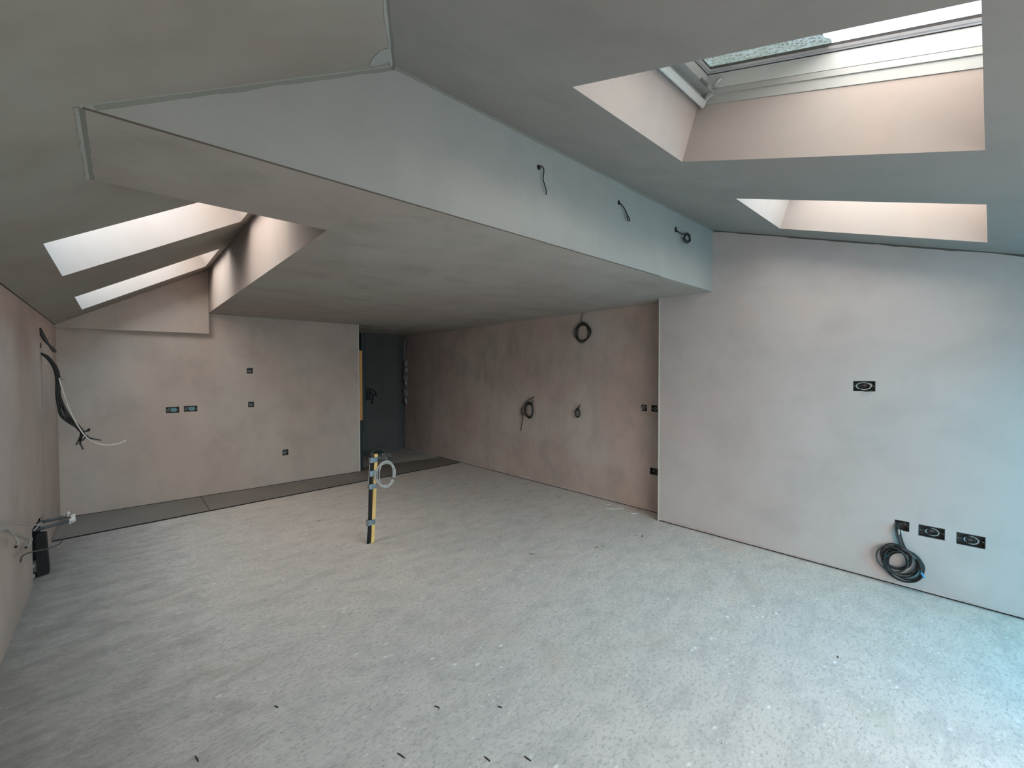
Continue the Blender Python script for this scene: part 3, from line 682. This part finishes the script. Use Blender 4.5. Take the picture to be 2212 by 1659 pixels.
def small_coil(label, loc, rx, rz, turns, seed, r, mat, drop, tails=(), group=None, jit=0.27, cat='cable coil'):
    t = thing('cable_coil', label, cat, loc, RZ, group)
    bm = bmesh.new(); tube(bm, coil_points(0, -0.022, 0, rx, rz, turns, seed, jit, 0.012, 0.02), r, 7); obj('cable', bm, mat, t, True)
    bm = bmesh.new(); tube(bm, coil_points(0.004, -0.030, -0.004, rx*0.94, rz*0.95, max(2, turns-2), seed+9, jit, 0.010, 0.02), r, 7); obj('cable', bm, 'blk_green' if mat != 'blk_green' else 'blk', t, True)
    cable('cable_tail', drop, r*1.1, mat, t)
    for tl, m_ in tails: cable('cable_tail', tl, r, m_, t)
    return t
small_coil('round coil of dark cable hanging from the flat ceiling edge', (XR2, 3.462, 2.070), 0.125, 0.122, 6, 31, 0.0038, 'dgry',
           [(-0.022, -0.004, 0.250), (-0.020, -0.020, 0.200), (-0.026, -0.024, 0.150), (-0.010, -0.030, 0.110)], [([(-0.030, -0.030, 0.120), (0.0, -0.036, 0.128), (0.030, -0.030, 0.112), (0.02, -0.03, 0.085)], 'dgry')])
small_coil('double looped black cable coil with a tail hanging below it', (XR2, 4.440, 1.030), 0.085, 0.105, 4, 37, 0.0055, 'blk',
           [(0.085, 0.0, 0.188), (0.062, -0.02, 0.170), (-0.02, -0.030, 0.130), (-0.100, -0.030, 0.060), (-0.136, -0.028, -0.020), (-0.100, -0.028, -0.085)],
           [([(-0.150, -0.03, 0.02), (-0.155, -0.032, -0.060), (-0.120, -0.032, -0.10), (-0.130, -0.030, -0.15), (-0.150, -0.028, -0.240), (-0.178, -0.020, -0.322)], 'blk'), ([(0.070, -0.02, 0.150), (0.075, -0.028, 0.10), (0.060, -0.028, 0.06)], 'blk')])
small_coil('small egg shaped cable loop with pale ends in the set back wall', (XR2, 3.545, 1.050), 0.036, 0.055, 3, 41, 0.0055, 'blk',
           [(0.018, 0.004, 0.098), (0.014, -0.012, 0.085), (0.004, -0.02, 0.06)],
           [([(0.018, 0.002, 0.07), (0.034, -0.02, 0.045), (0.036, -0.026, 0.0), (0.012, -0.028, -0.03)], 'gry'), ([(-0.010, -0.024, -0.045), (-0.036, -0.024, -0.035), (-0.055, -0.020, -0.020)], 'wht'), ([(-0.020, -0.024, -0.050), (-0.040, -0.022, -0.062), (-0.046, -0.02, -0.095)], 'gry')])

# cables poking from the bulkhead
bh = 'short cables poking out of the bulkhead'
t = thing('cable_tail', 'thin wavy black cable hanging straight down, leftmost on the bulkhead', 'cable', (1.816, YB, 2.742), 0, bh)
bm = bmesh.new(); disc(bm, 0, -0.0005, 0, 0.012, 0.013, 0.006, 14); obj('grommet', bm, 'blk', t)
cable('cable', [(0, 0.0, 0), (0.008, -0.018, 0.004), (0.022, -0.022, -0.012), (0.020, -0.022, -0.042), (0.016, -0.022, -0.070), (0.030, -0.022, -0.098), (0.044, -0.020, -0.124), (0.045, -0.020, -0.148)], 0.0035, 'blk', t)
t = thing('cable_tail', 'black cable ending in a narrow loop, middle one on the bulkhead', 'cable', (2.620, YB, 2.750), 0, bh)
bm = bmesh.new(); disc(bm, 0, -0.0005, 0, 0.010, 0.016, 0.006, 14); obj('grommet', bm, 'blk', t)
cable('cable', [(0, 0, 0), (0.008, -0.018, -0.015), (0.034, -0.026, -0.040), (0.062, -0.026, -0.070), (0.082, -0.026, -0.082), (0.099, -0.026, -0.096), (0.094, -0.026, -0.112), (0.078, -0.026, -0.108), (0.070, -0.026, -0.090), (0.066, -0.028, -0.074), (0.040, -0.030, -0.050)], 0.0042, 'blk', t, 10)
t = thing('cable_tail', 'tangled black cable knot, nearest the right wall on the bulkhead', 'cable', (3.440, YB, 2.742), 0, bh)
bm = bmesh.new(); disc(bm, 0, -0.0005, 0, 0.014, 0.022, 0.006, 14); obj('grommet', bm, 'blk', t)
bm = bmesh.new(); pts = catmull([(0, 0, 0), (0.006, -0.020, -0.020), (0.040, -0.028, -0.032), (0.080, -0.03, -0.026)], 6) + [Vector((0.150+0.0, -0.030, -0.045)) + Vector(q) for q in [(0.045*math.cos(a), -0.006*math.sin(2.3*a), 0.036*math.sin(a)*(1+0.2*math.sin(1.7*a))) for a in [2.2-0.3*k for k in range(52)]]]
tube(bm, pts, 0.0046, 7)
tube(bm, catmull([(0.110, -0.032, -0.04), (0.075, -0.03, -0.062), (0.110, -0.03, -0.085), (0.150, -0.03, -0.088), (0.165, -0.03, -0.070), (0.110, -0.030, -0.070)], 6), 0.0046, 7)
obj('cable', bm, 'blk', t, True)

# ------------------------------------------------------------------ left wall cables
t = thing('cable_bundle', 'thick bundle of black cables drooping from the left wall with one white cable', 'cables', (XL, 5.46, 1.74), 0)
O = Vector((XL, 5.46, 1.74))
core = [(-0.508, 5.47, 1.735), (-0.470, 5.50, 1.705), (-0.426, 5.5, 1.620), (-0.408, 5.5, 1.515), (-0.410, 5.5, 1.385), (-0.396, 5.5, 1.283), (-0.372, 5.5, 1.190), (-0.330, 5.5, 1.125), (-0.292, 5.5, 1.080), (-0.270, 5.5, 1.040)]
rnd = random.Random(11)
ends = [(-0.219, 5.49, 1.058), (-0.265, 5.5, 0.953), (-0.307, 5.5, 0.918), (-0.262, 5.5, 0.872), (-0.199, 5.5, 0.941), (-0.144, 5.5, 0.944), (-0.225, 5.5, 0.99), (-0.285, 5.5, 0.925)]
for k in range(9):
    a = 2*PI*k/9; pts = []
    for i, p in enumerate(core):
        sp = (0.010, 0.011, 0.012, 0.012, 0.012, 0.016, 0.024, 0.020, 0.012, 0.010)[i]
        pts.append(Vector(p)-O + Vector((sp*math.cos(a)*(1.0 if i < 5 else 1.2), sp*math.sin(a), 0)))
    e = Vector(ends[k % len(ends)])-O
    pts.append((pts[-1]+e)/2 + Vector((rnd.uniform(-.02, .02), rnd.uniform(-.02, .02), -0.01))); pts.append(e)
    cable('cable', pts, 0.0058, 'blk_green' if k % 3 == 0 else 'blk', t)
cable('white_cable', [Vector(p)-O for p in [(-0.398, 5.475, 1.52), (-0.390, 5.47, 1.462), (-0.373, 5.47, 1.384), (-0.346, 5.47, 1.260), (-0.314, 5.47, 1.155), (-0.280, 5.47, 1.069), (-0.234, 5.46, 0.981), (-0.169, 5.46, 0.923), (-0.091, 5.46, 0.898), (-0.018, 5.46, 0.907), (0.028, 5.46, 0.928)]], 0.0052, 'wht', t, label='white cable curving out of the bundle')
for p, rr in (((-0.408, 5.5, 1.505), 0.020), ((-0.284, 5.5, 1.066), 0.016)):
    bm = bmesh.new(); q = Vector(p)-O
    P_ = [q+Vector((rr*math.cos(2*PI*k/16), rr*math.sin(2*PI*k/16), 0)) for k in range(17)]; tube(bm, P_, 0.003, 6, False); tube(bm, [q+Vector((rr, 0, 0)), q+Vector((rr+0.022, -0.005, 0.003))], 0.002, 6)
    obj('cable_tie', bm, 'blk', t, True)
t = thing('cable_tail', 'short dark cable end sagging from the top of the left wall', 'cable', (XL, 5.40, 1.94), 0)
O = Vector((XL, 5.40, 1.94))
for k in range(3):
    dx = (k-1)*0.006
    cable('cable', [Vector(p)-O+Vector((dx, dx*1.5, (k-1)*0.004)) for p in [(-0.506, 5.42, 1.944), (-0.492, 5.45, 1.900), (-0.473, 5.45, 1.848), (-0.450-dx, 5.45, 1.805), (-0.432, 5.45, 1.775), (-0.418, 5.45, 1.752-0.006*k)]], 0.0065, 'blk' if k != 1 else 'dgry', t)
# small cut in the plaster above the bundle
bm = bmesh.new(); disc(bm, 0, 0, 0, 0.010, 0.022, 0.004, 12); o_ = obj('plaster_hole', bm, 'void'); o_.location = (XL+0.0005, 5.46, 1.80); o_.rotation_euler = (0, 0, PI/2)
tag(o_, 'small black hole in the left wall just above the cable bundle', 'hole')

# pipes and loose cables at the chase
PB = 'pipes leaving the chase'
for k, (a, b, lab) in enumerate([((-0.60, 5.12, 0.350), (-0.345, 5.08, 0.386), 'upper dark pipe sticking out of the left wall chase'), ((-0.60, 4.98, 0.322), (-0.330, 5.0, 0.366), 'lower dark pipe sticking out of the left wall chase')]):
    t = thing('pipe_stub', lab, 'pipe', b, 0, PB); a = Vector(a)-Vector(b)
    bm = bmesh.new(); tube(bm, [a, (0, 0, 0)], 0.013, 14); obj('pipe', bm, 'pipe', t, True)
    bm = bmesh.new(); d = a.normalized()
    if k == 0:
        tube(bm, [(-0.02, 0, 0.0), (0.010, 0, 0.004)], 0.010, 12); tube(bm, [(0.008, 0, 0.000), (0.006, 0, 0.034)], 0.009, 12)
        obj('pipe_cap', bm, 'valve', t, True, label='white cap on the pipe end')
    else:
        tube(bm, [(-0.028, -0.004, -0.004), (0.000, 0, 0.0)], 0.010, 12); obj('pipe_collar', bm, 'valve', t, True)
        bm = bmesh.new(); tube(bm, [(0.0, 0, -0.004), (0.020, 0, 0.010)], 0.013, 12); tube(bm, [(0.018, 0, -0.020), (0.020, 0, 0.040)], 0.011, 12)
        tube(bm, [(0.018, 0, 0.038), (0.036, 0, 0.036)], 0.012, 12); tube(bm, [(0.030, 0, 0.034), (0.032, 0, -0.014)], 0.007, 10); tube(bm, [(0.004, 0, -0.012), (0.006, 0, -0.030)], 0.007, 10)
        obj('valve', bm, 'valve', t, True, label='white plastic valve on the pipe end')
bm = bmesh.new()
vs = []
for z, dx in ((0.0, 0.0), (0.312, -0.012)):
    vs += [bm.verts.new((XL+0.001, 4.86, z)), bm.verts.new((XL+0.062+dx, 4.90, z)), bm.verts.new((XL+0.062+dx, 4.99, z)), bm.verts.new((XL+0.001, 5.03, z))]
bm.faces.new(vs[0:4][::-1]); bm.faces.new(vs[4:8])
for k in range(4): bm.faces.new((vs[k], vs[(k+1) % 4], vs[4+(k+1) % 4], vs[4+k]))
tag(obj('cable_duct', bm, 'duct'), 'black upright duct standing out of the chase at the foot of the left wall', 'duct')
# upright dark pipes inside the chase
for k, (y, r_) in enumerate([(4.80, 0.022), (4.90, 0.018)]):
    bm = bmesh.new(); tube(bm, [(0, 0, 0), (0, 0, 0.385)], r_, 12); o_ = obj('riser_pipe', bm, 'pipe', None, True); o_.location = (XL-0.05, y, 0.0)
    tag(o_, ['dusty dark riser pipe at the near side of the wall chase', 'thinner dark riser pipe inside the wall chase'][k], 'pipe', 'riser pipes in the chase')
def loose(label, pts, r, mat, tip=None, group='loose cable ends at the left wall'):
    P = [Vector(p) for p in pts]; O = P[0].copy()
    t = thing('cable_end', label, 'cable', O, 0, group)
    cable('cable', [p-O for p in P], r, mat, t)
    if tip:
        bm = bmesh.new(); e, e0 = P[-1]-O, P[-2]-O; d = (e-e0).normalized(); tube(bm, [e-d*0.004, e+d*0.010], r*1.05, 8); obj('cut_tip', bm, tip, t, True)
    return t
loose('long white cable running level from the left edge into the chase', [(-0.455, 2.95, 0.90), (-0.46, 3.313, 0.806), (-0.46, 3.678, 0.712), (-0.46, 4.148, 0.585), (-0.46, 4.50, 0.490), (-0.455, 4.72, 0.450), (-0.470, 4.80, 0.420), (-0.50, 4.76, 0.39)], 0.0048, 'whtdirty')
loose('pale cable end curling down at the very left edge', [(-0.44, 2.95, 0.86), (-0.44, 3.309, 0.777), (-0.46, 3.541, 0.712), (-0.46, 3.680, 0.640), (-0.455, 3.735, 0.59), (-0.45, 3.64, 0.590)], 0.0065, 'whtdirty', 'gasket')
loose('pale cable end hooking back beside the chase', [(-0.492, 3.42, 0.745), (-0.488, 3.672, 0.680), (-0.485, 4.048, 0.550), (-0.48, 4.34, 0.440), (-0.475, 4.34, 0.402), (-0.475, 4.19, 0.428)], 0.0065, 'whtdirty', 'gasket')
loose('thin grey wire crossing in front of the chase near the floor', [(-0.47, 3.93, 0.415), (-0.465, 3.977, 0.437), (-0.45, 4.207, 0.386), (-0.42, 4.45, 0.32), (-0.40, 4.65, 0.27), (-0.385, 4.85, 0.225), (-0.37, 4.98, 0.215)], 0.0045, 'dgry')
# brackets inside the chase
for k, (y, z) in enumerate([(4.80, 0.315), (4.88, 0.09), (4.86, 0.02)]):
    bm = bmesh.new(); torus(bm, 0, 0, 0, 0.024, 0.012, 0.004, 18); o_ = obj('pipe_clip', bm, 'gry', None, True); o_.location = (XL-0.012, y, z); o_.rotation_euler = (0, 0, PI/2)
    tag(o_, ['pale pipe clip high in the wall chase', 'pale pipe clip low in the wall chase', 'pale pipe clip at floor level in the wall chase'][k], 'clip', 'clips in the wall chase')

# ------------------------------------------------------------------ taped stake in the middle of the floor
t = thing('timber_stake', 'upright yellow timber stake taped to a black duct in mid floor', 'stake', (1.690, 3.80, 0), 0)
A, B = Vector((0, 0, 0.0)), Vector((0.044, 0, 0.812))
def lean(z): return Vector((0.044*z/0.812, 0, z))
def leanbox(bm, x0, y0, x1, y1, z0, z1):
    a, b = lean(z0), lean(z1)
    vs = [bm.verts.new((p.x+x, p.y+y, p.z)) for p in (a, b) for x, y in ((x0, y0), (x1, y0), (x1, y1), (x0, y1))]
    bm.faces.new(vs[0:4][::-1]); bm.faces.new(vs[4:8])
    for k in range(4): bm.faces.new((vs[k], vs[(k+1) % 4], vs[4+(k+1) % 4], vs[4+k]))
bm = bmesh.new(); leanbox(bm, -0.014, -0.017, 0.018, 0.017, 0.001, 0.812); bmesh.ops.bevel(bm, geom=bm.edges[:], offset=0.002, segments=1, affect='EDGES'); obj('stake', bm, 'pine', t)
bm = bmesh.new(); tube(bm, [lean(z)+Vector((-0.034+0.004*math.sin(z*9), -0.002, 0)) for z in [0.0+0.04*k for k in range(20)]]+[lean(0.79)+Vector((-0.032, -0.002, 0))], 0.017, 14); obj('duct', bm, 'duct', t, True)
bm = bmesh.new(); tube(bm, [lean(z)+Vector((-0.053+0.003*math.sin(z*9), -0.004, 0)) for z in [0.002+0.08*k for k in range(10)]], 0.0028, 6); obj('side_cable', bm, 'gry', t, True)
for z0, z1 in ((0.166, 0.215), (0.497, 0.543), (0.612, 0.665), (0.737, 0.785)):
    bm = bmesh.new(); n = 30; rows = []
    for zz in (z0, (z0+z1)/2, z1):
        row = []
        for k in range(n):
            a = 2*PI*k/n; ca, sa = math.cos(a), math.sin(a)
            x = -0.018+0.0405*math.copysign(abs(ca)**0.55, ca); y = 0.0215*math.copysign(abs(sa)**0.6, sa)
            j = 0.0015*noise.noise(Vector((a*3, zz*60, 2)))
            row.append(bm.verts.new(lean(zz+0.004*noise.noise(Vector((a*2, zz*9, 7))))+Vector((x*(1+j*8), y*(1+j*8), 0))))
        rows.append(row)
    for r0, r1 in zip(rows, rows[1:]):
        for k in range(n): bm.faces.new((r0[k], r0[(k+1) % n], r1[(k+1) % n], r1[k]))
    obj('tape_band', bm, 'silver', t, False, label='silver duct tape band')
O = Vector((1.690, 3.80, 0))
t = thing('duct_cable', 'black cable arching out of the duct top beside the stake', 'cable', (1.702, 3.798, 0.79), 0)
O = Vector((1.702, 3.798, 0.79))
cable('cable', [Vector(p)-O for p in [(1.700, 3.798, 0.775), (1.702, 3.80, 0.808), (1.722, 3.81, 0.843), (1.768, 3.82, 0.858), (1.820, 3.82, 0.838), (1.856, 3.81, 0.785), (1.876, 3.79, 0.720), (1.880, 3.78, 0.690)]], 0.0075, 'blk', t)
t = thing('cable_coil', 'oval coil of pale grey cable taped to the timber stake', 'cable coil', (1.822, 3.785, 0.617), 0)
for k in range(2):
    bm = bmesh.new(); tube(bm, coil_points(0.0, -0.006*k, -0.004*k, 0.096-0.004*k, 0.120-0.006*k, 3, 50+k, 0.24, 0.010, 0.02, PI*0.9), 0.0048, 8); obj('cable', bm, 'gry', t, True)
bm = bmesh.new(); tube(bm, [(0.040, -0.018, -0.030), (0.070, -0.022, -0.052), (0.092, -0.016, -0.066)], 0.004, 7); obj('cable_tie', bm, 'dgry', t, True)
cable('cable_tail', [(-0.115, -0.012, 0.02), (-0.095, -0.014, -0.04), (-0.07, -0.01, -0.08)], 0.0048, 'gry', t)

# crumpled polythene on the floor in the corridor mouth
bm = bmesh.new(); bmesh.ops.create_icosphere(bm, subdivisions=3, radius=1)
for v in bm.verts:
    d = 1+0.45*noise.noise(v.co*2.1)+0.25*noise.noise(v.co*5.3); v.co = Vector((v.co.x*0.13*d, v.co.y*0.09*d, max(0.0, 0.055+v.co.z*0.055*d)))
o_ = obj('polythene_scrap', bm, 'plastic'); o_.location = (3.52, 7.35, 0.0)
tag(o_, 'crumpled grey polythene scrap on the corridor floor behind the stake', 'plastic scrap')
bm = bmesh.new(); bx(bm, -0.035, -0.02, 0, 0.0, 0.02, 0.16); bx(bm, 0.02, -0.02, 0, 0.045, 0.02, 0.13); o_ = obj('pipe_bracket', bm, 'plastic'); o_.location = (3.27, 7.30, 0.0)
tag(o_, 'small upright grey bracket on the corridor floor', 'bracket')

# ------------------------------------------------------------------ corridor: box with cables, chain of junction boxes, stud
t = thing('switch_box', 'black box with drooping cables on the dark corridor wall', 'electrical box', (3.50, YF, 1.13), 0)
bm = bmesh.new(); bx(bm, -0.045, -0.03, 0.03, 0.045, 0, 0.115); obj('box_upper', bm, 'blk', t)
bm = bmesh.new(); bx(bm, -0.045, -0.03, -0.075, 0.035, 0, 0.02); obj('box_lower', bm, 'blk', t)
cable('cable', [(-0.02, -0.03, 0.16), (0.0, -0.045, 0.13), (0.07, -0.05, 0.12), (0.125, -0.05, 0.06), (0.14, -0.05, 0.0), (0.10, -0.05, 0.03)], 0.009, 'blk', t)
cable('cable', [(0.03, -0.03, 0.09), (0.08, -0.05, 0.0), (0.06, -0.05, -0.09), (0.07, -0.05, -0.15), (0.04, -0.04, -0.12)], 0.010, 'blk', t)
t = thing('junction_chain', 'vertical string of pale junction boxes on wires in the corridor corner', 'junction boxes', (XR2-0.03, 8.04, 0), 0)
for k, (z, h_, tw) in enumerate([(1.765, 0.10, 0.0), (1.630, 0.10, 0.1), (1.480, 0.11, 0.5), (1.355, 0.08, -0.3), (1.160, 0.12, 0.6), (0.985, 0.12, -0.4)]):
    bm = bmesh.new(); m_ = Matrix.Translation((0, 0, z)) @ Matrix.Rotation(tw, 4, 'X') @ Matrix.Rotation(tw*0.6, 4, 'Z')
    bx(bm, -0.025, -0.045, -h_/2, 0.012, 0.045, h_/2, m_); bx(bm, -0.030, -0.025, -h_/4, -0.024, 0.025, h_/4, m_)
    obj('junction_box', bm, 'junction', t)
cable('wire', [(0.0, -0.06, 2.31), (-0.01, -0.03, 2.20), (-0.01, 0.02, 2.05), (-0.01, 0.05, 1.92), (-0.01, 0.01, 1.80)], 0.006, 'gry', t)
cable('wire', [(0.0, -0.06, 2.31), (0.0, -0.06, 2.15), (-0.005, -0.02, 2.0), (-0.01, -0.01, 1.82)], 0.005, 'dgry', t)
cable('wire', [(-0.03, 0.02, 1.80), (-0.03, 0.03, 1.5), (-0.03, 0.0, 1.2), (-0.03, 0.0, 0.95), (-0.02, 0.04, 0.5), (-0.02, 0.03, 0.02)], 0.005, 'blk', t)
t = thing('timber_stud', 'bright orange timber stud standing just behind the doorway edge', 'timber', (2.885, 6.87, 0), 0)
bm = bmesh.new(); bx(bm, -0.030, -0.03, 0.80, 0.024, 0.03, 1.93); obj('stud', bm, 'stud', t)
bm = bmesh.new(); bx(bm, -0.028, -0.028, 0.0, 0.022, 0.028, 0.80); bx(bm, -0.02, -0.032, 0.6, 0.040, -0.01, 0.80); obj('foot', bm, 'blk', t, label='blackened lower end')

# ------------------------------------------------------------------ debris on the floor
def flake(name, label, cat, x, y, l_, w_, a, mat, group, seed, h_=0.004):
    rnd = random.Random(seed); bm = bmesh.new(); n = 7; pts = []
    for k in range(n):
        th = 2*PI*k/n; r_ = rnd.uniform(0.7, 1.15); pts.append((l_/2*r_*math.cos(th), w_/2*r_*math.sin(th)))
    lo = [bm.verts.new((p[0], p[1], 0.0005)) for p in pts]; hi = [bm.verts.new((p[0]*0.9, p[1]*0.9, h_)) for p in pts]
    bm.faces.new(hi); bm.faces.new(lo[::-1])
    for k in range(n): bm.faces.new((lo[k], lo[(k+1) % n], hi[(k+1) % n], hi[k]))
    o_ = obj(name, bm, mat); o_.location = (x, y, 0); o_.rotation_euler = (0, 0, a); return tag(o_, label, cat, group)
g = 'pale plaster scraps at the foot of the set back wall'
flake('plaster_scrap', 'square pale plaster scrap on the floor at the set back wall', 'debris', 4.255, 3.02, 0.09, 0.06, 0.3, 'chip', g, 1)
flake('plaster_scrap', 'long pale plaster scrap lying slantwise on the floor by the set back wall', 'debris', 4.18, 2.86, 0.20, 0.035, 2.4, 'chip', g, 2)
flake('plaster_scrap', 'broad pale plaster scrap nearest the wall corner', 'debris', 4.20, 2.62, 0.11, 0.05, -0.5, 'chip', g, 3)
flake('plaster_scrap', 'small pale crumb furthest along the foot of the set back wall', 'debris', 4.24, 3.25, 0.03, 0.02, 0.2, 'chip', g, 4)
g = 'dark slivers scattered on the floor'
DS = [(3.655, 2.20, 0.05, 0.5, 'thickest dark sliver on the floor in front of the wall corner'), (3.62, 2.25, 0.03, 2.6, 'thin dark sliver just left of the thick one by the corner'),
      (3.176, 2.30, 0.04, 0.6, 'dark sliver on open floor right of centre, angled up'), (3.12, 2.33, 0.04, 2.5, 'dark sliver on open floor right of centre, angled down'),
      (2.59, 2.62, 0.05, 2.3, 'tiny dark splinter in mid floor below the looped coil'), (1.525, 4.74, 0.03, 1.2, 'dark crumb on the floor left of the taped stake'),
      (0.511, 2.208, 0.028, 2.0, 'dark splinter low left on the floor, third from the left wall'), (1.064, 1.702, 0.03, 2.0, 'dark splinter in the near middle of the floor'),
      (1.280, 1.505, 0.028, 2.0, 'dark splinter in the near floor where it turns blue'), (0.201, 2.121, 0.055, 1.7, 'long thin dark crack-like splinter at the bottom edge, leftmost'),
      (0.817, 1.581, 0.05, 1.8, 'long thin dark splinter at the bottom edge below centre'), (1.066, 1.334, 0.04, 1.7, 'thin dark splinter at the bottom edge, second from the right'),
      (1.187, 1.224, 0.04, 1.7, 'thin dark splinter at the bottom edge, rightmost'), (2.873, 0.534, 0.03, 0.2, 'dark splinter on the blue lit floor near the right wall')]
for k, (x, y, l_, a, lab) in enumerate(DS): flake('splinter', lab, 'debris', x, y, l_, 0.006 if k not in (0, 5) else 0.010, a, 'darkchip', g, 30+k, 0.004)
